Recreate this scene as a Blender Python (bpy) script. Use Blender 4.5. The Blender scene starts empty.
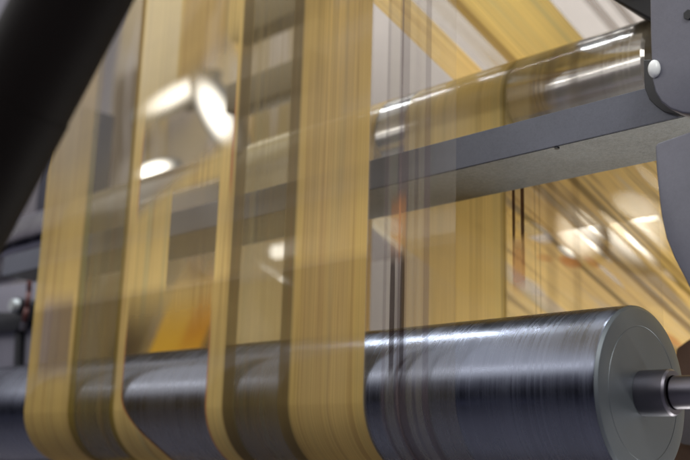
import bpy, bmesh, math, random
from mathutils import Vector, Matrix
random.seed(4)
sc = bpy.context.scene
COL = sc.collection

# ------------------------------------------------------------------ camera frame
# X runs along the roller axes (to the right), Z up, Y away from the viewer.
FPX = 1000.0
_X = Vector((1015, 204, 1000)).normalized()
_Z = Vector((129, 4260, -1000)); _Z = (_Z - _X * _Z.dot(_X)).normalized()
_Y = _Z.cross(_X)
M = Matrix((_X, _Y, _Z))                      # camera -> world
CAM = M @ (Vector((.299, -.1635, -1)) * -1.124)

def ray(px, py):
    return M @ Vector(((px - 345) / FPX, (230 - py) / FPX, -1.0))
def at_y(px, py, y):
    r = ray(px, py); return CAM + r * ((y - CAM.y) / r.y)
def at_z(px, py, z):
    r = ray(px, py); return CAM + r * ((z - CAM.z) / r.z)

# ------------------------------------------------------------------ node helpers
class S:
    """a node socket with arithmetic"""
    def __init__(s, nt, sock): s.nt, s.k = nt, sock
    def _m(s, op, *a, clamp=False):
        n = s.nt.nodes.new('ShaderNodeMath'); n.operation = op; n.use_clamp = clamp
        for i, v in enumerate((s,) + a):
            if isinstance(v, S): s.nt.links.new(v.k, n.inputs[i])
            else: n.inputs[i].default_value = v
        return S(s.nt, n.outputs[0])
    def __add__(s, o): return s._m('ADD', o)
    def __radd__(s, o): return s._m('ADD', o)
    def __sub__(s, o): return s._m('SUBTRACT', o)
    def __rsub__(s, o): return (s * -1) + o
    def __mul__(s, o): return s._m('MULTIPLY', o)
    def __rmul__(s, o): return s._m('MULTIPLY', o)
    def clamp(s): return s._m('ADD', 0.0, clamp=True)
    def mx(s, o): return s._m('MAXIMUM', o)
    def mn(s, o): return s._m('MINIMUM', o)
    def step(s, a, b):
        """smooth 0..1 between a and b (b may be below a)"""
        n = s.nt.nodes.new('ShaderNodeMapRange'); n.interpolation_type = 'SMOOTHSTEP'
        lo, hi, o0, o1 = (a, b, 0, 1) if a < b else (b, a, 1, 0)
        s.nt.links.new(s.k, n.inputs[0])
        for i, v in zip((1, 2, 3, 4), (lo, hi, o0, o1)): n.inputs[i].default_value = v
        return S(s.nt, n.outputs[0])
    def box(s, a, b, e): return s.step(a - e, a + e) * s.step(b + e, b - e)

def new_mat(name):
    m = bpy.data.materials.new(name); m.use_nodes = True
    nt = m.node_tree; nt.nodes.clear()
    out = nt.nodes.new('ShaderNodeOutputMaterial')
    return m, nt, out

def uv(nt):
    t = nt.nodes.new('ShaderNodeUVMap'); t.uv_map = 'uv'
    x = nt.nodes.new('ShaderNodeSeparateXYZ'); nt.links.new(t.outputs[0], x.inputs[0])
    return S(nt, x.outputs[0]), S(nt, x.outputs[1])

def obj_xyz(nt):
    t = nt.nodes.new('ShaderNodeTexCoord')
    x = nt.nodes.new('ShaderNodeSeparateXYZ'); nt.links.new(t.outputs['Object'], x.inputs[0])
    return tuple(S(nt, x.outputs[i]) for i in range(3))

def noise(nt, x, y, z=0.0, scale=1.0, detail=3.0, rough=.55):
    c = nt.nodes.new('ShaderNodeCombineXYZ')
    for i, v in enumerate((x, y, z)):
        if isinstance(v, S): nt.links.new(v.k, c.inputs[i])
        else: c.inputs[i].default_value = v
    n = nt.nodes.new('ShaderNodeTexNoise'); n.inputs['Scale'].default_value = scale
    n.inputs['Detail'].default_value = detail; n.inputs['Roughness'].default_value = rough
    nt.links.new(c.outputs[0], n.inputs['Vector'])
    return S(nt, n.outputs[0])

def mixc(nt, f, a, b, mode='MIX'):
    n = nt.nodes.new('ShaderNodeMix'); n.data_type = 'RGBA'; n.blend_type = mode
    for i, v in ((0, f), (6, a), (7, b)):
        if isinstance(v, S): nt.links.new(v.k, n.inputs[i])
        elif isinstance(v, (tuple, list)): n.inputs[i].default_value = (*v[:3], 1)
        else: n.inputs[i].default_value = v
    return S(nt, n.outputs[2])

def ramp(nt, f, stops, interp='LINEAR'):
    r = nt.nodes.new('ShaderNodeValToRGB'); r.color_ramp.interpolation = interp
    e = r.color_ramp.elements
    while len(e) > 1: e.remove(e[-1])
    for i, (p, c) in enumerate(stops):
        q = e[0] if i == 0 else e.new(p)
        q.position = p; q.color = c if len(c) == 4 else (*c, 1)
    nt.links.new(f.k, r.inputs[0])
    return S(nt, r.outputs[0]), S(nt, r.outputs[1])

def mix_sh(nt, f, a, b):
    n = nt.nodes.new('ShaderNodeMixShader')
    if isinstance(f, S): nt.links.new(f.k, n.inputs[0])
    else: n.inputs[0].default_value = f
    nt.links.new(a, n.inputs[1]); nt.links.new(b, n.inputs[2])
    return n.outputs[0]

def film_material(name, segs, extra=None, edge=.0025, streak=1.0, transl=.35, fine=420., rough=.17, contrast=2.4, gloss=.55):
    """printed clear film; segs = [(x0, x1, colour, coverage)] across the web, metres"""
    m, nt, out = new_mat(name)
    u, v = uv(nt)
    lo, hi = segs[0][0] - .01, segs[-1][1] + .01
    w = hi - lo
    stops = [(0.0, (*segs[0][2], segs[0][3]))]
    for a, b in zip(segs[:-1], segs[1:]):
        x = a[1]
        stops.append(((x - edge - lo) / w, (*a[2], a[3])))
        stops.append(((x + edge - lo) / w, (*b[2], b[3])))
    assert len(stops) <= 32, len(stops)
    col, al = ramp(nt, (u - lo) * (1 / w), stops)
    n1 = noise(nt, u * fine, v * .9, 3.1, detail=2)          # fine print drawn out along the web
    n2 = noise(nt, u * 75., v * 1.4, 7.7, detail=3)
    n3 = noise(nt, u * 14., v * 2.2, 1.3, detail=2)
    amp = noise(nt, u * 9., v * .5, 21.0, detail=1).step(.36, .66) * .95 + .25
    st = ((n1 - .5) * .6 * amp + (n2 - .5) * .95 * amp + (n3 - .5) * .5) * streak * al.step(.03, .45)
    al = al + st * contrast * al * (1.0 - al)
    tint = n2.step(.52, .68) * .38 * streak
    col = mixc(nt, tint, col, (.20, .11, .04))
    green = noise(nt, u * 33., v * 1.1, 12.2, detail=1).step(.55, .75) * .3 * streak
    col = mixc(nt, green, col, (.30, .34, .20))
    bright = (st * .9 + 1.0).clamp()
    val = nt.nodes.new('ShaderNodeVectorMath'); val.operation = 'SCALE'
    nt.links.new(col.k, val.inputs[0]); nt.links.new((st * .8 + 1.0).k, val.inputs['Scale'])
    col = S(nt, val.outputs[0])
    if extra: col, al = extra(nt, u, v, col, al)
    al = al.clamp()
    d = nt.nodes.new('ShaderNodeBsdfDiffuse'); nt.links.new(col.k, d.inputs[0])
    t = nt.nodes.new('ShaderNodeBsdfTranslucent'); nt.links.new(col.k, t.inputs[0])
    ink = mix_sh(nt, transl, d.outputs[0], t.outputs[0])
    tr = nt.nodes.new('ShaderNodeBsdfTransparent'); tr.inputs[0].default_value = (.97, .965, .95, 1)
    body = mix_sh(nt, al, tr.outputs[0], ink)
    g = nt.nodes.new('ShaderNodeBsdfGlossy'); g.inputs['Roughness'].default_value = rough
    fr = nt.nodes.new('ShaderNodeLayerWeight'); fr.inputs[0].default_value = .25
    gl = mix_sh(nt, S(nt, fr.outputs['Fresnel']) * gloss + .008, body, g.outputs[0])
    nt.links.new(gl, out.inputs[0])
    return m

def metal(name, base, rough, aniso=0.0, streak=0.0, bump=0.0, metallic=1.0, axis=0, speck=0.0, wave=0.0, stain=0.0):
    m, nt, out = new_mat(name)
    x, y, z = obj_xyz(nt)
    p = nt.nodes.new('ShaderNodeBsdfPrincipled')
    a = (x, y, z)[axis]
    n = noise(nt, a * 260., 0.3, 0.7, detail=4, rough=.7)
    n2 = noise(nt, a * 28., 1.3, 0.2, detail=3)
    n3 = noise(nt, x, y, z, scale=22., detail=4)
    n4 = noise(nt, x, y, z, scale=520., detail=2)
    n5 = noise(nt, x, y, z, scale=7., detail=6, rough=.65)
    n6 = noise(nt, x, y, z, scale=190., detail=2)
    f = (n5 - .5) * stain + (n6 - .5) * (speck * .7) + (n - .5) * streak + (n2 - .5) * streak + (n3 - .5) * .22 + (n4 - .5) * speck + 1.0
    sc_ = nt.nodes.new('ShaderNodeVectorMath'); sc_.operation = 'SCALE'
    sc_.inputs[0].default_value = base; nt.links.new(f.k, sc_.inputs['Scale'])
    nt.links.new(sc_.outputs[0], p.inputs['Base Color'])
    p.inputs['Metallic'].default_value = metallic
    if name == 'black_rubber_coat': p.inputs['Specular IOR Level'].default_value = .09
    r = (n - .5) * (streak * .6) + (n2 - .5) * (streak * .5) + (n3 - .5) * .16 + rough
    nt.links.new(r.clamp().k, p.inputs['Roughness'])
    if aniso:
        p.inputs['Anisotropic'].default_value = aniso
    h = n4 * bump + n * (bump * .8) + n2 * wave
    if bump or wave:
        b = nt.nodes.new('ShaderNodeBump'); b.inputs['Strength'].default_value = 1
        b.inputs['Distance'].default_value = .001
        nt.links.new(h.k, b.inputs['Height']); nt.links.new(b.outputs[0], p.inputs['Normal'])
    nt.links.new(p.outputs[0], out.inputs[0])
    return m

def emit(name, col, s):
    m, nt, out = new_mat(name)
    e = nt.nodes.new('ShaderNodeEmission'); e.inputs[0].default_value = (*col, 1); e.inputs[1].default_value = s
    nt.links.new(e.outputs[0], out.inputs[0]); return m

# ------------------------------------------------------------------ object helpers
def tag(o, label=None, cat=None, group=None, kind=None):
    if label: o['label'] = label
    if cat: o['category'] = cat
    if group: o['group'] = group
    if kind: o['kind'] = kind
    return o
def thing(name, loc, label, cat, group=None):
    o = bpy.data.objects.new(name, None); COL.objects.link(o); o.location = loc
    o.empty_display_size = .05
    return tag(o, label, cat, group)
def link(name, bm, mat, parent=None, smooth=False, origin=None):
    me = bpy.data.meshes.new(name)
    bmesh.ops.recalc_face_normals(bm, faces=bm.faces[:])
    if origin is not None:
        bmesh.ops.translate(bm, vec=-Vector(origin), verts=bm.verts[:])
    if smooth:
        for f in bm.faces: f.smooth = True
    bm.to_mesh(me); bm.free()
    if mat: me.materials.append(mat)
    o = bpy.data.objects.new(name, me); COL.objects.link(o)
    if origin is not None: o.location = origin
    if parent:
        o.parent = parent
        o.location = Vector(o.location) - Vector(parent.location)
    return o

def lathe_x(bm, prof, cy, cz, n=128):
    """prof = [(x, r)] turned about the axis y=cy, z=cz"""
    rings = []
    for x, r in prof:
        if r <= 1e-6: rings.append([bm.verts.new((x, cy, cz))])
        else: rings.append([bm.verts.new((x, cy + r * math.cos(2 * math.pi * k / n), cz + r * math.sin(2 * math.pi * k / n))) for k in range(n)])
    for a, b in zip(rings[:-1], rings[1:]):
        for k in range(n):
            k2 = (k + 1) % n
            vs = [a[k % len(a)], a[k2 % len(a)], b[k2 % len(b)], b[k % len(b)]]
            u = []
            for q in vs:
                if q not in u: u.append(q)
            if len(u) > 2: bm.faces.new(u)
def sharp(o, ang=30):
    for p in o.data.polygons: p.use_smooth = True
    bm = bmesh.new(); bm.from_mesh(o.data)
    for e in bm.edges:
        if len(e.link_faces) == 2 and e.calc_face_angle() > math.radians(ang): e.smooth = False
    bm.to_mesh(o.data); bm.free()
def box(bm, lo, hi, bev=0.0, seg=2):
    b = bmesh.new()
    r = bmesh.ops.create_cube(b, size=1)
    for v in b.verts:
        v.co = Vector([(lo[i] + hi[i]) / 2 + v.co[i] * (hi[i] - lo[i]) for i in range(3)])
    if bev: bmesh.ops.bevel(b, geom=b.edges[:], offset=bev, segments=seg, affect='EDGES', profile=.5)
    me = bpy.data.meshes.new('tmp'); b.to_mesh(me); b.free(); bm.from_mesh(me); bpy.data.meshes.remove(me)
def prism_y(bm, pts, y0, y1, bev=0.0):
    """outline [(x, z)] extruded from y0 to y1"""
    b = bmesh.new()
    f = b.faces.new([b.verts.new((x, y0, z)) for x, z in pts])
    r = bmesh.ops.extrude_face_region(b, geom=[f])
    bmesh.ops.translate(b, vec=(0, y1 - y0, 0), verts=[g for g in r['geom'] if isinstance(g, bmesh.types.BMVert)])
    if bev: bmesh.ops.bevel(b, geom=[e for e in b.edges if abs(e.calc_face_angle(0)) > .5], offset=bev, segments=3, affect='EDGES', profile=.5)
    me = bpy.data.meshes.new('tmp'); b.to_mesh(me); b.free(); bm.from_mesh(me); bpy.data.meshes.remove(me)
def tube(bm, p, q, r, n=24, r2=None):
    p, q = Vector(p), Vector(q); d = (q - p); L = d.length
    b = bmesh.new()
    bmesh.ops.create_cone(b, cap_ends=True, segments=n, radius1=r, radius2=r if r2 is None else r2, depth=L)
    mt = Matrix.Translation((p + q) / 2) @ d.to_track_quat('Z', 'Y').to_matrix().to_4x4()
    bmesh.ops.transform(b, matrix=mt, verts=b.verts[:])
    me = bpy.data.meshes.new('tmp'); b.to_mesh(me); b.free(); bm.from_mesh(me); bpy.data.meshes.remove(me)
def web(name, path, x0, x1, mat, v0=0.0, nx=40, skew=None, parent=None, flutter=0.0):
    """a sheet of film: path = [(y, z)] along the web, straight across from x0 to x1; uv in metres"""
    bm = bmesh.new(); L = bm.loops.layers.uv.new('uv')
    vs, vv = [], []
    acc = v0
    for i, (y, z) in enumerate(path):
        if i: acc -= math.hypot(y - path[i - 1][0], z - path[i - 1][1])
        sk = skew(acc) if skew else 0.0
        row = []
        for k in range(nx + 1):
            x = x0 + (x1 - x0) * k / nx
            fl = flutter * math.sin(x * 23 + acc * 3.1) * max(0, min(1, (acc - .06) * 3))
            row.append(bm.verts.new((x + sk, y + fl, z)))
        vs.append(row); vv.append(acc)
    for i in range(len(path) - 1):
        for k in range(nx):
            f = bm.faces.new((vs[i][k], vs[i + 1][k], vs[i + 1][k + 1], vs[i][k + 1]))
            for lp, (a, c) in zip(f.loops, ((i, k), (i + 1, k), (i + 1, k + 1), (i, k + 1))):
                lp[L].uv = (x0 + (x1 - x0) * c / nx, vv[a])
            f.smooth = True
    me = bpy.data.meshes.new(name); bm.to_mesh(me); bm.free(); me.materials.append(mat)
    o = bpy.data.objects.new(name, me); COL.objects.link(o)
    if parent: o.parent = parent
    return o

# ------------------------------------------------------------------ materials
steel = metal('brushed_steel', (.142, .155, .195), .27, streak=.40)
face_steel = metal('turned_steel_face', (.14, .16, .175), .46, streak=.10, bump=.004, metallic=.75)
hub_steel = metal('hub_steel', (.15, .145, .17), .40, streak=.1)
chrome = metal('chrome', (.44, .43, .42), .13, streak=.5, bump=.001, wave=.014)
beam_mat = metal('grey_enamel', (.088, .095, .122), .45, metallic=.15, speck=.30, bump=.05, stain=.6)
galv = metal('speckled_grey_coat', (.17, .18, .18), .5, metallic=.1, speck=1.0, bump=.12, stain=.55)
plate_mat = metal('blue_grey_paint', (.105, .108, .138), .45, metallic=.1, speck=.25, bump=.04, stain=.7)
plate_dark = metal('dark_machine_paint', (.012, .013, .016), .5, metallic=.1)
black = metal('black_rubber_coat', (.006, .0045, .004), .65, metallic=0.0)
white_plastic = metal('white_plastic', (.75, .78, .78), .3, metallic=0.0)
cab_mat = metal('grey_cabinet_paint', (.16, .155, .19), .5, metallic=.1)
wall_mat = metal('pale_wall_paint', (.64, .60, .565), .8, metallic=0.0)
olive_mat = metal('olive_machine_paint', (.075, .052, .015), .5, metallic=.2)

GOLD = (.58, .405, .135)
GOLD2 = (.66, .475, .17)
CREAM = (.62, .49, .25)
OLIVE = (.24, .165, .035)
GREYB = (.17, .12, .045)
MILK = (.42, .37, .29)

def X(px, py=230, y=-.101): return at_y(px, py, y).x
def Zf(px, py, y=-.101): return at_y(px, py, y).z

# ------------------------------------------------------------------ front web
R = .10
def front_extra(nt, u, v, col, al):
    # clear windows in the gold print, outlined by a thin red line
    a, b = at_y(144, 140, -.101).x, at_y(234, 130, -.101).x
    c2, d2 = at_y(126, 345, -.101).x, at_y(208, 362, -.101).x
    z0, z1, z2 = Zf(180, 196), Zf(190, 92), Zf(170, 302)
    slant = (u - a) * .35
    vs = v - slant
    w1 = u.box(a, b, .003) * vs.step(z0 - .038, z0 + .018) * vs.step(z1 + .035, z1 - .10)
    us = u - v.step(.02, -.10) * .085
    w2 = us.step(c2 - .004, c2 + .004) * u.step(d2 + .004, d2 - .004) * v.step(z2 + .05, z2 - .07)
    semi = u.box(X(170), X(217), .003) * v.box(Zf(190, 285), z0 + .01, .015)
    al = al * (1.0 - w1 * .93)
    al = al * (1.0 - w2 * .93)
    al = al * (1.0 - semi * .84)
    red = (u.box(a - .003, a + .001, .003) + u.box(b - .002, b + .003, .003)) * v.box(z0 - .01, z1 - .04, .03) + \
          (us.box(c2 - .003, c2 + .002, .003) + u.box(d2 - .002, d2 + .003, .003)) * v.step(z2 + .0, z2 - .08)
    col = mixc(nt, red.clamp() * .55, col, (.42, .04, .03)); al = al.mx(red * .6)
    # translucent print columns open up towards the top
    t1 = u.box(X(90), X(124), .004) * v.step(.30, .5)
    al = al * (1.0 - t1 * .5)
    t2 = u.box(X(243), X(285), .004) * v.box(Zf(262, 342), Zf(262, 243), .02)
    al = al * (1.0 - t2 * .5)
    top = u.box(X(44), X(124), .004) * v.step(.30, .55)
    al = al * (1.0 - top * .42); col = mixc(nt, top * .4, col, (.45, .38, .28))
    cr = u.box(X(129), X(166), .006) * v.step(.42, .60)
    col = mixc(nt, cr * .7, col, (.70, .60, .38))
    br = u.box(X(168), X(216), .008) * v.step(.46, .60)
    col = mixc(nt, br * .5, col, (.42, .26, .08)); al = al * (1.0 - br * .12)
    t3 = u.box(X(52), X(80), .006) * v.box(Zf(60, 372), Zf(60, 300), .03)
    al = al * (1.0 - t3 * .4); col = mixc(nt, t3 * .5, col, (.22, .16, .17))
    # register marks in the clear margin: fine lines, an orange block, a black double bar
    lines = u.box(X(397), X(408), .0012) * .42 + u.box(X(399), X(401), .0008) * .3 + u.box(X(424), X(430), .0012) * .42 + u.box(X(385) - .001, X(388), .0015) * .35 + u.box(X(414), X(418), .001) * .18
    f = lines.clamp()
    col = mixc(nt, f.step(0, .3), col, (.17, .13, .13)); al = al.mx(f)
    mk = u.box(X(391), X(406), .002)
    org = mk * v.box(Zf(398, 258), Zf(398, 198), .015)
    col = mixc(nt, org, col, (.50, .22, .09)); al = al.mx(org * .34)
    bars = (u.box(X(391.5), X(396), .0012) + u.box(X(401.5), X(405.5), .0012) + mk * .55) * v.box(Zf(398, 374), Zf(398, 256), .06)
    bars = bars.clamp()
    col = mixc(nt, bars, col, (.032, .016, .012)); al = al.mx(bars * .84)
    # pale centre print of the widest band
    g = u.box(X(305), X(352), .012) * v.box(Zf(330, 420), Zf(330, 50), .06)
    col = mixc(nt, g * .28, col, (.40, .28, .16))
    rings = noise(nt, u * 2., v * 9., 4.4, detail=2).step(.40, .62)
    al = al - (1.0 - rings) * .10 * al
    return col, al

segsA = [
    (X(44), X(84), GOLD, .93), (X(84), X(90), OLIVE, .90), (X(90), X(124), (.27, .20, .07), .50),
    (X(124), X(128), OLIVE, .92), (X(128), X(147), GOLD2, .95), (X(147), X(217), GOLD2, .94),
    (X(217), X(232), GOLD2, .96), (X(232), X(243), GREYB, .88), (X(243), X(285), (.26, .19, .07), .42),
    (X(285), X(296), GREYB, .90), (X(296), X(368), GOLD, .965), (X(368), X(385), MILK, .02),
    (X(385), X(430), MILK, .24), (X(430), X(456), MILK, .09)]
matA = film_material('printed_film_front', segsA, front_extra, rough=.30, gloss=.10, streak=1.15)
pathA = [(-R - .0015, 2.3 - .1 * i) for i in range(22)] + [(-R - .0015, .2 - .02 * i) for i in range(10)]
pathA += [(-(R + .0015) * math.cos(a), -(R + .0015) * math.sin(a)) for a in [math.pi * k / 48 for k in range(0, 25)]]
pathA += [(.1 * i, -R - .0015 - .005 * i) for i in range(1, 14)]
wa = web('plastic_web', pathA, X(42.5), X(456), matA, v0=2.3, nx=60)
tag(wa, 'widest front film with upright gold bands and clear windows, wrapping the big steel roller', 'plastic film', 'gold printed webs running through the press')

# ------------------------------------------------------------------ big roller
rt = thing('steel_roller', (0, 0, 0), 'large brushed steel roller under the gold film, lowest in view', 'roller')
bm = bmesh.new(); lathe_x(bm, [(-1.9, .0), (-1.9, .098), (-1.898, R), (-.006, R), (-.0035, R - .0006)], 0, 0, 192)
o = link('drum', bm, steel, rt); sharp(o, 40)
bm = bmesh.new(); lathe_x(bm, [(-.0034, R - .0008), (-.0005, R - .004), (0, R - .006), (0, .0762), (-.0004, .0759), (-.0004, .0753), (0, .0750), (0, .0)], 0, 0, 192)
o = link('end_face', bm, face_steel, rt); sharp(o, 20)
bm = bmesh.new(); lathe_x(bm, [(.0003, .0258), (.034, .0258), (.0365, .0240), (.0365, .0188)], 0, 0, 96)
o = link('hub', bm, hub_steel, rt); sharp(o, 30)
bm = bmesh.new(); lathe_x(bm, [(.0386, .0), (.0386, .0182), (.42, .0182), (.42, 0)], 0, 0, 96)
o = link('shaft', bm, hub_steel, rt); sharp(o, 30)

# ------------------------------------------------------------------ chrome roller
RC, YC = .085, .203
ZC = None
p = at_y(560, 47.2, 0); q = at_y(560, 47.2, .3)
sl = (q.z - p.z) / .3
ZC = p.z + sl * YC - RC * math.sqrt(1 + sl * sl)
rc = thing('chrome_roller', (0, YC, ZC), 'polished chrome roller above the grey beam with gold film over it', 'roller')
xr = at_y(652, 40, YC).x + .03
bm = bmesh.new(); lathe_x(bm, [(-2.1, 0), (-2.1, RC), (xr - .004, RC), (xr, RC - .004), (xr, 0)], YC, ZC, 160)
o = link('drum', bm, chrome, rc); sharp(o, 30)
bm = bmesh.new(); lathe_x(bm, [(xr + .0003, 0), (xr + .0003, .017), (xr + .12, .017), (xr + .12, 0)], YC, ZC, 48)
o = link('shaft', bm, hub_steel, rc); sharp(o, 30)

# ------------------------------------------------------------------ beam
yf = -.03
zb = at_y(560, 145, yf).z; zt = at_y(560, 109.8, yf).z
yb = at_z(560, 180.4, zb).y
xl = at_y(3, 265, yf).x
bt = thing('machine_beam', (0, 0, zb), 'long blue-grey box beam crossing behind the gold film between the two rollers', 'beam')
bm = bmesh.new(); box(bm, (xl, yf + .0022, zb + .0022), (.42, yb, zt), .0025)
o = link('beam_body', bm, beam_mat, bt); sharp(o, 50)
# raised front plate and grainy underside plate
bm = bmesh.new(); box(bm, (xl + .001, yf, zb), (.421, yf + .0016, zt - .001), .0006)
o = link('front_plate', bm, beam_mat, bt)
bm = bmesh.new(); box(bm, (xl + .002, yf + .0020, zb - .0005), (.422, yb - .001, zb + .0012), .0004)
o = link('underside_plate', bm, galv, bt)
bc = at_z(562, 149, zb)
bm = bmesh.new(); tube(bm, (bc.x, yf + .004, zb - .0025), (bc.x, yf + .004, zb - .0006), .0032, 16)
link('screw', bm, plate_dark, bt)

for px_ in (668,):
    q_ = at_y(px_, 103, yf)
    bm = bmesh.new(); tube(bm, (q_.x, yf - .003, q_.z), (q_.x, yf - .0002, q_.z), .0042, 6)
    link('bolt', bm, hub_steel, bt)

# ------------------------------------------------------------------ middle web: over the chrome roller, down behind the beam
yC = YC - RC - .0015
def XC(px, py): return at_y(px, py, yC).x
def mid_extra(nt, u, v, col, al):
    zt_ = lambda px, py: at_y(px, py, yC).z
    c = (XC(525, 190) + XC(512, 262)) / 2
    mk = u.box(c - .011, c + .011, .0015)
    bars = (u.box(c - .011, c - .006, .001) + u.box(c + .004, c + .010, .001) + mk * .35) * v.box(zt_(518, 244), zt_(524, 150), .045)
    bars = bars.clamp()
    org = mk * v.box(zt_(512, 292), zt_(520, 236), .02)
    col = mixc(nt, org, col, (.50, .20, .07)); al = al.mx(org * .6)
    oe = (u.box(c - .011, c - .007, .001) + u.box(c + .005, c + .010, .001)) * v.box(zt_(512, 275), zt_(520, 232), .02) * .7
    col = mixc(nt, oe, col, (.28, .06, .02)); al = al.mx(oe)
    col = mixc(nt, bars, col, (.05, .02, .012)); al = al.mx(bars * .95)
    z2, z1 = zt_(170, 350), zt_(195, 262)
    xl2, xl1 = XC(147, 350), XC(182, 262)
    ue = u - (v - z2) * ((xl1 - xl2) / (z1 - z2))
    ye = ue.box(xl2, xl2 + (XC(203, 350) - xl2) , .022) * v.step(z1 + .05, z1 - .10)
    col = mixc(nt, ye, col, (.95, .58, .05)); al = al.mx(ye * .95)
    dk = ue.box(xl2 - .16, xl2 - .01, .035) * v.step(z1 + .10, z1 - .06)
    col = mixc(nt, dk, col, (.10, .065, .03)); al = al.mx(dk * .75)
    oy = ue.box(XC(178, 350), XC(203, 350), .02) * v.box(z2, z1 - .03, .04) * .7
    col = mixc(nt, oy, col, (.75, .30, .01))
    for dx in (.028, .036, -.030):
        l = u.box(c + dx - .0015, c + dx + .0015, .001) * .35
        col = mixc(nt, l, col, (.12, .10, .06)); al = al.mx(l)
    return col, al
gl_, gr_ = XC(431, 143), XC(505, 124)
XS = lambda px: XC(px, 225)
GC = (.78, .60, .24)
segsC = [(XS(60), XS(150), (.35, .27, .14), .5), (XS(150), XS(205), (.30, .20, .08), .55),
         (XS(205), XS(232), GREYB, .55), (XS(232), XS(300), (.88, .74, .40), .68), (XS(300), XS(372), GOLD, .9), (XS(372), XS(402), MILK, .05),
         (XS(402), gl_, GC, .72), (gl_, gr_ - .004, GC, .95), (gr_ - .004, gr_ + .002, OLIVE, .9),
         (gr_ + .002, gr_ + .045, (.70, .56, .28), .26), (gr_ + .045, gr_ + .07, (.4, .3, .16), .10), (gr_ + .07, gr_ + .085, (.2, .14, .08), .36), (gr_ + .085, gr_ + .11, (.4, .3, .2), .10),
         (gr_ + .11, gr_ + .125, (.2, .14, .08), .32), (gr_ + .125, gr_ + .18, (.3, .22, .14), .12), (gr_ + .18, gr_ + .24, (.5, .4, .25), .12)]
matC = film_material('printed_film_middle', segsC, mid_extra, transl=.62, streak=.6)
rr = RC + .0015
arc = [math.radians(d) for d in range(180, 60, -5)]
back = [(YC + rr * math.cos(math.radians(65)) + .1 * i * .94, ZC + rr * math.sin(math.radians(65)) - .1 * i * .40) for i in range(1, 5)]
pathC = back[::-1] + [(YC + rr * math.cos(a), ZC + rr * math.sin(a)) for a in arc[::-1]]
pathC += [(yC, ZC - .03 * i) for i in range(1, 34)]
# arc length so that v equals height on the hanging run
acc = 0
for a_, b_ in zip(pathC[:-1], pathC[1:]):
    acc += math.hypot(a_[0] - b_[0], a_[1] - b_[1])
    if abs(b_[1] - ZC) < 1e-4 and abs(b_[0] - yC) < 1e-4: break
wc = web('plastic_web', pathC, segsC[0][0], segsC[-1][1], matC, v0=ZC + acc, nx=50)
tag(wc, 'gold film hanging from the chrome roller behind the beam, with a dark and orange mark', 'plastic film', 'gold printed webs running through the press')

# ------------------------------------------------------------------ rear web: slanting down and away under the ceiling
DB = Vector((0, .945, -.327))                       # run direction of the rear web
# it clears the top of the chrome roller by a few centimetres
yB0, zB0 = YC, ZC + RC + .035
def on_rear(px, py):
    n = Vector((0, .327, .945)); r = ray(px, py)
    p0 = Vector((0, yB0, zB0))
    return CAM + r * ((p0 - CAM).dot(n) / r.dot(n))
def rv(p): return -((p.y - yB0) * .945 - (p.z - zB0) * .327)
def mean_x(*pts): return sum(on_rear(*q).x for q in pts) / len(pts)
b0 = mean_x((375, 11), (459, 79)); b1 = mean_x((411, 0), (470, 56))
b2 = mean_x((450, 0), (508, 66)); b3 = mean_x((461, 0), (520, 63)); b4 = mean_x((553, 0), (583, 40))
bl1, bl2 = on_rear(588, 0).x, on_rear(612, 0).x
print('REAR', b0, b1, b2, b3, b4, bl1, bl2, on_rear(690, 290), on_rear(600, 240), on_rear(480, 290))
def rear_extra(nt, u, v, col, al):
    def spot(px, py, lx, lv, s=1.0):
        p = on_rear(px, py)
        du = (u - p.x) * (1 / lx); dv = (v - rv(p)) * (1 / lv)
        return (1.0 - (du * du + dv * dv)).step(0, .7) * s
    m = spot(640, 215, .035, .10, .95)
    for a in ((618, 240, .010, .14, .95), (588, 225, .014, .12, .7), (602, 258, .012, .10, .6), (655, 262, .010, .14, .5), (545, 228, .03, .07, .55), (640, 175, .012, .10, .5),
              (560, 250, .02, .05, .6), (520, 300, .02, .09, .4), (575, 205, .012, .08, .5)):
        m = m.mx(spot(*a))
    al = al * (1.0 - m)  # clear spots imitate light glinting on the film
    o = spot(570, 262, .022, .06, .9).mx(spot(590, 268, .012, .05, .6)).mx(spot(655, 320, .012, .10, .7)).mx(spot(495, 196, .012, .05, .8)).mx(spot(668, 338, .015, .08, .7))
    col = mixc(nt, o, col, (.55, .22, .02)); al = al.mx(o * .95)
    va, vb = rv(on_rear(455, 10)), rv(on_rear(500, 66))
    bf = u.box(b1 + .3 * (b2 - b1), b2, .02) * v.step(va, vb) * (noise(nt, u * 60., v, 2.0, detail=2) * .9 + .1)
    col = mixc(nt, bf, col, (.48, .34, .10)); al = al.mx(bf * .95)
    dk = noise(nt, u * 26., v * 1.6, 31.0, detail=3).step(.58, .70) * v.step(-.15, -.4)
    col = mixc(nt, dk * .75, col, (.13, .085, .03)); al = al.mx(dk * .8)
    return col, al
PALE = (.66, .60, .50)
w_ = (b1 - b0)
segsB = [(b0, b1, (.76, .52, .17), .88), (b1, b1 + .35 * (b2 - b1), PALE, .10), (b1 + .35 * (b2 - b1), b2, (.55, .45, .28), .30),
         (b2, b3, (.36, .22, .04), .93), (b3, b4, (.79, .55, .16), .96),
         (b4, bl1 - .006, PALE, .10), (bl1 - .006, bl1 + .010, (.36, .26, .18), .6), (bl1 + .010, bl2 - .006, PALE, .14), (bl2 - .006, bl2 + .008, (.33, .24, .16), .6),
         (bl2 + .008, bl2 + .22, PALE, .14)]
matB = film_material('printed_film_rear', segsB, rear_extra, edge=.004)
pathB = [(yB0 + .945 * t, zB0 - .327 * t) for t in [-1.6 + .1 * i for i in range(50)]]
v0B = 1.6
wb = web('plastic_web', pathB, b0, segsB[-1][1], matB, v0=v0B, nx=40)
tag(wb, 'gold and clear striped film slanting down behind the chrome roller at the upper right', 'plastic film', 'gold printed webs running through the press')

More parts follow.
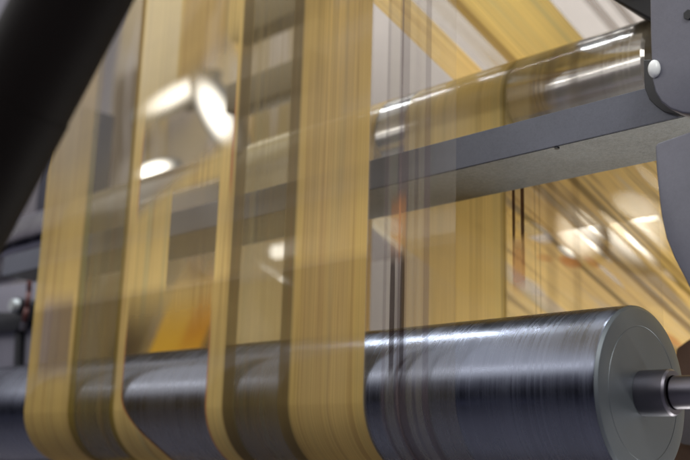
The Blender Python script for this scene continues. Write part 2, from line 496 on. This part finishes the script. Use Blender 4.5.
# ------------------------------------------------------------------ lower rear web, seen under the beam
yD, zD = .215, .365
nD = Vector((0, .327, .945))
def on_low(px, py):
    r = ray(px, py); p0 = Vector((0, yD, zD))
    return CAM + r * ((p0 - CAM).dot(nD) / r.dot(nD))
def lv(p): return -((p.y - yD) * .945 - (p.z - zD) * .327)
def low_extra(nt, u, v, col, al):
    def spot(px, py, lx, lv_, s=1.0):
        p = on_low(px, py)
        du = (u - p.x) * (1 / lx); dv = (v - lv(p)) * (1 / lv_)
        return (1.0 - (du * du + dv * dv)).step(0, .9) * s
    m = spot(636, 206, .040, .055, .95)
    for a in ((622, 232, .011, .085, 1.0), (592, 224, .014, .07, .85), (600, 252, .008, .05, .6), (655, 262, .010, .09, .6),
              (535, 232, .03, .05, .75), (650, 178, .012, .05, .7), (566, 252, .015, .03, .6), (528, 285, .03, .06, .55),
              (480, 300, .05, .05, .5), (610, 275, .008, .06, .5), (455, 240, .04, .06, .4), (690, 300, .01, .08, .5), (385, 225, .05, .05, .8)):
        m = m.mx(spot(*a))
    al = al * (1.0 - m)  # white reflections put in as openings in the print
    o = spot(570, 262, .022, .030, .95).mx(spot(592, 262, .012, .03, .7)).mx(spot(655, 330, .014, .08, .45)).mx(spot(497, 194, .012, .03, .8)).mx(spot(672, 340, .015, .05, .8)).mx(spot(545, 258, .02, .02, .5))
    col = mixc(nt, o, col, (.60, .24, .02)); al = al.mx(o * .95)
    dk = noise(nt, u * 30., v * 1.6, 31.0, detail=3).step(.54, .64)
    col = mixc(nt, dk * .7, col, (.16, .10, .025)); al = al.mx(dk * .8)
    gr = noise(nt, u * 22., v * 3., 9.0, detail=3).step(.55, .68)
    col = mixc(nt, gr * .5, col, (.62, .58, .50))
    return col, al
xlo = [on_low(px, 250).x for px in (408, 470, 492, 560, 600, 640)]
G3 = (.84, .61, .21)
segsD = [(xlo[0], xlo[1], G3, .8), (xlo[1], xlo[2], (.70, .55, .30), .6), (xlo[2], xlo[3], G3, .86), (xlo[3], xlo[3] + .012, OLIVE, .9),
         (xlo[3] + .012, xlo[4], G3, .85), (xlo[4], xlo[4] + .018, (.30, .20, .06), .9), (xlo[4] + .018, xlo[5], G3, .85), (xlo[5], xlo[5] + .015, OLIVE, .9), (xlo[5] + .015, xlo[5] + .5, G3, .85)]
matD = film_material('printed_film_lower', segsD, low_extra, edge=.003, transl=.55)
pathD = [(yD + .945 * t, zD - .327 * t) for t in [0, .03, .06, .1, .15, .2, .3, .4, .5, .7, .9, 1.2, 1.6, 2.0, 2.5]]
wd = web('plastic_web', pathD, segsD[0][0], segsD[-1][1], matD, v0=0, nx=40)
tag(wd, 'gold film with pale glints and orange print under the beam, running away to lower right', 'plastic film', 'gold printed webs running through the press')

# ------------------------------------------------------------------ right-hand side frames
def outline(pts, y): return [(at_y(px, py, y).x, at_y(px, py, y).z) for px, py in pts]
ft = thing('side_frame', at_y(690, 60, -.06), 'blue-grey side frame plate with rounded lower corner holding the chrome roller, top right', 'machine frame')
bm = bmesh.new()
prism_y(bm, outline([(649, -60), (650, 30), (651, 60), (652, 80), (655, 92), (661, 102), (670, 109), (682, 113), (700, 115), (800, 112), (860, 100), (860, -90)], -.062), -.062, -.036, .0025)
o = link('frame_plate', bm, plate_mat, ft); sharp(o, 35)
bm = bmesh.new(); c = at_y(653, 68, -.066)
bmesh.ops.create_uvsphere(bm, u_segments=24, v_segments=14, radius=1)
for v in bm.verts: v.co = Vector((c.x + v.co.x * .0072, -.063 + v.co.y * .006, c.z + v.co.z * .0105))
o = link('white_cap', bm, white_plastic, ft, smooth=True)
c = at_y(689, 15, -.062)
bm = bmesh.new(); tube(bm, (c.x, -.0645, c.z), (c.x, -.0622, c.z), .006, 6)
link('bolt', bm, plate_dark, ft)
bm = bmesh.new()
prism_y(bm, outline([(644, 60), (645, 88), (650, 100), (656, 106), (664, 112), (680, 116), (720, 117), (720, 60)], -.034), -.0355, -.0315, .001)
o = link('bearing_housing', bm, plate_dark, ft); sharp(o, 35)

ft2 = thing('side_frame', at_y(690, 220, -.06), 'blue-grey side frame plate with slanting edge beside the shaft end of the big roller', 'machine frame')
bm = bmesh.new()
prism_y(bm, outline([(655, 146), (657, 143), (700, 128), (860, 80), (900, 520), (830, 520), (735, 372), (710, 332), (697, 304), (686, 281), (674, 258), (666, 238), (661, 215), (658, 190), (656, 168)], -.060), -.060, -.0345, .0022)
o = link('frame_plate', bm, plate_mat, ft2); sharp(o, 35)

# dark housing in the top right corner
ht = thing('machine_housing', at_y(640, 0, .12), 'black housing behind the chrome roller in the upper right corner', 'housing')
bm = bmesh.new()
prism_y(bm, outline([(606, -6), (612, -1), (650, 20), (700, 30), (760, 30), (760, -120), (560, -120)], .12), .12, .30, .004)
o = link('housing_body', bm, plate_dark, ht); sharp(o, 35)
bm = bmesh.new()
c = at_y(640, -8, .12); box(bm, (c.x - .02, .112, c.z - .002), (c.x + .05, .1195, c.z + .012), .001)
link('cover_strip', bm, olive_mat, ht)

# lower right: dark bearing arm behind the shaft
lt = thing('bearing_block', at_y(700, 430, .42), 'dark brown bearing block behind the end of the big roller, lower right edge', 'bearing')
bm = bmesh.new()
prism_y(bm, outline([(676, 348), (690, 338), (720, 335), (790, 330), (790, 600), (640, 600), (655, 470), (668, 390)], .42), .42, .52, .004)
o = link('block_body', bm, metal('brown_grease_steel', (.10, .065, .055), .6, metallic=.2, speck=.3), lt); sharp(o, 35)
bm = bmesh.new(); c = at_y(692, 425, .415)
tube(bm, (c.x, .402, c.z), (c.x, .4198, c.z), .03, 32)
o = link('bearing_cap', bm, plate_mat, lt); sharp(o, 30)

# ------------------------------------------------------------------ near black bar, out of focus at upper left
def near(px, py, d): 
    r = ray(px, py); return CAM + r * d
D1 = .72
pA, pB = near(90.4, -35, D1), near(-59.5, 250, D1 + .02)
def bar_dir(t): return pA.lerp(pB, t)
mid = pA.lerp(pB, .5)
ax = (pB - pA).normalized()
bt2 = thing('black_strut', mid, 'thick black out-of-focus strut slanting across the upper left corner', 'strut')
ext0, ext1 = pA - ax * .25, pB + ax * .25
bm = bmesh.new(); tube(bm, ext0, ext1, .0385, 64)
o = link('strut_tube', bm, black, bt2); sharp(o, 40)
bm = bmesh.new(); c = pA.lerp(pB, .47)
tube(bm, c, c + ax * .30, .0394, 64)
o = link('sleeve', bm, black, bt2); sharp(o, 40)

# ------------------------------------------------------------------ machinery at the left
ct = thing('machine_cabinet', at_y(20, 330, .12), 'grey machine side panel behind the left end of the big roller', 'cabinet')
bm = bmesh.new()
prism_y(bm, outline([(-60, 292), (64, 279), (64, 470), (-60, 470)], .13), .13, .22, .003)
o = link('cabinet_panel', bm, cab_mat, ct); sharp(o, 35)
bm = bmesh.new()
prism_y(bm, outline([(-20, 312), (12, 312), (26, 309), (24, 320), (16, 330), (-20, 332)], .10), .10, .128, .002)
o = link('lower_bracket', bm, plate_dark, ct); sharp(o, 35)
bm = bmesh.new()
prism_y(bm, outline([(18, 300), (23, 300), (18, 420), (13, 420)], .12), .115, .1285, .001)
o = link('door_seam', bm, plate_dark, ct)
kb = thing('round_knob', at_y(11, 305, .06), 'pale round knob on the left machine panel', 'knob')
bm = bmesh.new(); c = at_y(11, 305, .07)
tube(bm, (c.x, .07, c.z), (c.x, .085, c.z), .0145, 40, .017)
o = link('knob_head', bm, metal('satin_knob', (.42, .45, .45), .35, metallic=.3), kb); sharp(o, 30)
bm = bmesh.new(); tube(bm, (c.x, .0852, c.z), (c.x, .1285, c.z), .02, 40)
o = link('knob_collar', bm, plate_dark, kb); sharp(o, 30)

pt = thing('machine_post', at_y(46, 220, .35), 'dark upright post behind the left edge of the gold film', 'post')
bm = bmesh.new()
a_ = at_y(31, 250, .35).x; b_ = at_y(66, 250, .35).x
box(bm, (a_, .35, -.9), (b_, .47, at_y(46, 120, .35).z), .004)
o = link('post_body', bm, metal('navy_black_paint', (.016, .016, .026), .4, metallic=.2), pt); sharp(o, 35)
bm = bmesh.new()
box(bm, (a_ + .02, .338, .15), (b_ - .06, .3495, .42), .002)
link('cable_cover', bm, plate_mat, pt)
rd = thing('red_hose', at_y(29, 300, .09), 'reddish brown hose hanging at the left machine panel', 'hose')
bm = bmesh.new()
pts = [at_y(30, 272, .09), at_y(29, 292, .09), at_y(27, 308, .09), at_y(24, 322, .09)]
for a, b in zip(pts[:-1], pts[1:]): tube(bm, a, b, .006, 16)
o = link('hose_tube', bm, metal('red_hose_rubber', (.09, .02, .015), .5, metallic=0), rd, smooth=True)
bm = bmesh.new(); tube(bm, pts[-1], pts[-1] + Vector((-.003, 0, -.02)), .008, 16)
link('hose_fitting', bm, hub_steel, rd)

# ------------------------------------------------------------------ cross members behind, upper left
for (pl, prt, y, h, dz, mt, lab) in (
        ((150, 118), (300, 82), .55, .085, .06, olive_mat, 'olive crossbar behind the film, above the chrome roller'),
        ((150, 50), (300, 8), .9, .11, .08, olive_mat, 'olive crossbar high behind the film, near the top edge')):
    l_, r_ = at_y(*pl, y), at_y(*prt, y)
    xs_ = at_y(228, 60, y).x
    zc_ = (l_.z + r_.z) / 2
    t_ = thing('cross_member', (l_.x, y, zc_), lab, 'crossbar')
    bm = bmesh.new(); box(bm, (xs_, y, zc_ - h / 2), (r_.x + .02, y + dz, zc_ + h / 2), .004)
    o = link('bar_body', bm, mt, t_); sharp(o, 35)
    bm = bmesh.new()
    box(bm, (r_.x + .0202, y - .01, zc_ - h * .62), (r_.x + .032, y + dz + .01, zc_ + h * .62), .002)
    link('end_bracket', bm, olive_mat, t_)

# ------------------------------------------------------------------ glowing shapes added behind the film for its white glare
def add_glow_tube(a, b, y, r, s, label):  # emissive tube standing in for a white streak behind the film
    a, b = at_y(*a, y), at_y(*b, y)
    t = thing('glow_shape', (a + b) / 2, label, 'glow', 'bright shapes added behind the film')
    bm = bmesh.new(); tube(bm, a, b, r, 20)
    o = link('glow_tube', bm, emit('glow_emission', (1, .97, .90), s), t, smooth=True)
    d = (b - a).normalized()
    bm = bmesh.new(); tube(bm, a - d * .03, a - d * .001, r * 1.15, 20)
    link('tube_cap', bm, white_plastic, t)
    bm = bmesh.new(); tube(bm, b + d * .001, b + d * .03, r * 1.15, 20)
    link('tube_cap', bm, white_plastic, t)
    up = Vector((0, .6, .8)); side = d.cross(up).normalized()
    bm = bmesh.new()
    q = [a + side * 2.2 * r + up * r * 2, a + side * 1.2 * r + up * r * 2.6, a - side * 1.2 * r + up * r * 2.6, a - side * 2.2 * r + up * r * 2]
    vs = [bm.verts.new(p) for p in q] + [bm.verts.new(p + (b - a)) for p in q]
    for i in range(3): bm.faces.new((vs[i], vs[i + 1], vs[i + 5], vs[i + 4]))
    r_ = bmesh.ops.solidify(bm, geom=bm.faces[:], thickness=.004)
    link('tube_backing', bm, white_plastic, t)
def add_glow_oval(a, b, y, r, s, label):  # emissive oval with soft falloff, standing in for white glare
    a, b = at_y(*a, y), at_y(*b, y)
    t = thing('glow_shape', (a + b) / 2, label, 'glow', 'bright shapes added behind the film')
    d = b - a; L = d.length / 2
    m, nt, out = new_mat('glow_emission')
    x_, y_, z_ = obj_xyz(nt)
    rr_ = x_ * x_ * (1 / r ** 2) + z_ * z_ * (1 / L ** 2)
    e = nt.nodes.new('ShaderNodeEmission'); e.inputs[0].default_value = (1, .93, .80, 1)
    f_ = (1.0 - rr_).step(0, 1.1); f_ = f_ * f_ + .0
    nt.links.new((f_ * s + .12).k, e.inputs[1]); nt.links.new(e.outputs[0], out.inputs[0])
    bm = bmesh.new(); bmesh.ops.create_uvsphere(bm, u_segments=48, v_segments=32, radius=1)
    bmesh.ops.transform(bm, matrix=Matrix.Diagonal((r, .03, L, 1)), verts=bm.verts[:])
    o = link('glow_oval', bm, m, t, smooth=True)
    o.rotation_euler = (0, math.atan2(d.x, d.z), 0)
    o.location = (0, 0, 0)
    bm = bmesh.new(); tube(bm, (0, .031, 0), (0, .12, 0), r * .5, 24)
    o = link('oval_stub', bm, plate_dark, t); o.location = (0, 0, 0)
add_glow_oval((130, 118), (222, 74), 1.9, .10, 3.0, 'bright glowing oval in the upper left of the clear window in the front film')
add_glow_oval((192, 70), (248, 160), 1.8, .115, 2.4, 'broad bright slanting glowing oval at the right of the clear window')
add_glow_oval((132, 177), (182, 165), 1.7, .065, 4.0, 'small bright glowing oval low in the clear window above the beam')
add_glow_oval((596, 188), (676, 262), 2.7, .19, 10, 'large added oval glinting through the gold film under the right end of the beam')  # added so the clear spots in the lower film show bright
add_glow_oval((556, 205), (604, 262), 2.5, .12, 9, 'smaller added oval glinting through the gold film above the big roller')
add_glow_tube((276, 252), (352, 238), 1.3, .026, 14, 'bright tube glowing through the widest gold band just below the beam')
add_glow_tube((262, 266), (288, 283), 1.1, .005, 4.0, 'thin glowing tube below the beam between two gold bands')

def far_extra(nt, u, v, col, al):
    n = noise(nt, u * 2.2, v * 1.6, 5.5, detail=0)
    col = mixc(nt, n.step(.50, .62), col, (.44, .36, .22)); col = mixc(nt, n.step(.47, .36) * .85, col, (.13, .085, .03))
    n2 = noise(nt, u * 9., v * .8, 15.5, detail=2)
    col = mixc(nt, n2.step(.52, .6) * .6, col, (.55, .50, .45))
    return col, al
yF = 2.15
xf0, xf1 = at_y(110, 150, yF).x, at_y(335, 150, yF).x
def xf(k): return xf0 + (xf1 - xf0) * k
segsF = [(xf0, xf(.18), (.46, .40, .30), .9), (xf(.18), xf(.30), (.45, .33, .12), .92), (xf(.30), xf(.42), (.30, .26, .22), .9), (xf(.42), xf(.6), (.17, .155, .165), .92),
         (xf(.6), xf(.68), (.62, .40, .10), .95), (xf(.68), xf1, (.30, .22, .08), .9)]
matF = film_material('printed_film_far', segsF, far_extra, edge=.02, fine=160.)
wf = web('plastic_web', [(yF + .02 * math.sin(i * .7), 3.2 - .15 * i) for i in range(30)], xf0, xf1, matF, v0=3.2, nx=30)
tag(wf, 'blurred brown and gold film hanging far behind the glowing ovals at upper left', 'plastic film', 'gold printed webs running through the press')

# ------------------------------------------------------------------ room
bm = bmesh.new(); box(bm, (-9, 3.6, -1.3), (6, 3.75, 4.2)); o = link('wall', bm, wall_mat)
tag(o, 'pale grey wall far behind the press', 'wall', kind='structure')
bm = bmesh.new(); box(bm, (-9, -6, -1.4), (6, 3.595, -1.3)); o = link('floor', bm, metal('floor_paint', (.21, .20, .235), .5, metallic=0))
tag(o, 'dark grey factory floor under the press', 'floor', kind='structure')

# ------------------------------------------------------------------ lights
def area(name, loc, tgt, sx, sy, power, col=(1, 1, 1)):
    l = bpy.data.lights.new(name, 'AREA'); l.shape = 'RECTANGLE'; l.size = sx; l.size_y = sy
    l.energy = power; l.color = col
    o = bpy.data.objects.new(name, l); COL.objects.link(o); o.location = loc
    d = Vector(tgt) - Vector(loc)
    z = -d.normalized(); x = Vector((1, 0, 0)); x = (x - z * x.dot(z)).normalized(); y = z.cross(x)
    o.rotation_euler = Matrix((x, y, z)).transposed().to_euler()
    return o
area('soft_light_front', (-1.2, -1.6, 2.3), (-.9, 0, .2), 7.5, 3.4, 105, (1, .98, .95))  # unseen broad area light, widened for a soft sheen on the roller
area('tube_light_top', (-.6, .1, 2.6), (-.6, 0.1, 0), 3.6, .045, 72, (.90, .95, 1))
area('fill_light_side', (1.8, -1.2, 1.9), (-.4, 0, .2), .9, .7, 34, (1, .97, .92))  # unseen fill light for general brightness
area('tube_light_low', (-2.2, -2.3, 1.55), (-.2, .1, .4), 3.4, .03, 8, (1, .98, .95))
area('fill_light_under', (.05, .75, -.75), (-.1, .15, .3), 1.6, .25, 16, (1, .97, .90))  # unseen light added below to brighten film and beam undersides
area('wall_wash', (-1.0, 1.6, 3.4), (-1.2, 3.6, 1.2), 8, .5, 108, (1, .97, .94))

# world: dim hall, light above, dark at eye level, mauve-grey below
w = bpy.data.worlds.new('World'); sc.world = w; w.use_nodes = True
nt = w.node_tree; nt.nodes.clear()
out = nt.nodes.new('ShaderNodeOutputWorld'); bg = nt.nodes.new('ShaderNodeBackground')
tc = nt.nodes.new('ShaderNodeTexCoord'); sx = nt.nodes.new('ShaderNodeSeparateXYZ')
nt.links.new(tc.outputs['Generated'], sx.inputs[0])
zz = S(nt, sx.outputs[2]) * .5 + .5
c_, _ = ramp(nt, zz, [(0, (.16, .16, .21)), (.30, (.23, .22, .31)), (.43, (.16, .16, .23)), (.465, (.006, .006, .012)), (.54, (.006, .006, .012)),
                      (.60, (.20, .185, .23)), (.75, (.27, .26, .29)), (.9, (.30, .31, .35)), (1, (.34, .35, .38))])
nt.links.new(c_.k, bg.inputs[0]); bg.inputs[1].default_value = .8
nt.links.new(bg.outputs[0], out.inputs[0])

# ------------------------------------------------------------------ camera
cd = bpy.data.cameras.new('camera'); cam = bpy.data.objects.new('camera', cd); COL.objects.link(cam)
cam.matrix_world = Matrix.Translation(CAM) @ M.to_4x4()
cd.sensor_width = 36; cd.lens = 36 * FPX / 690
cd.clip_start = .01; cd.clip_end = 60
cd.dof.use_dof = True; cd.dof.focus_distance = 1.2; cd.dof.aperture_fstop = 3.8
sc.camera = cam

sc.view_settings.view_transform = 'Standard'; sc.view_settings.look = 'None'
sc.view_settings.exposure = .12; sc.view_settings.gamma = 1
sc.cycles.use_denoising = True
sc.cycles.max_bounces = 10; sc.cycles.transparent_max_bounces = 24
sc.cycles.sample_clamp_indirect = 4
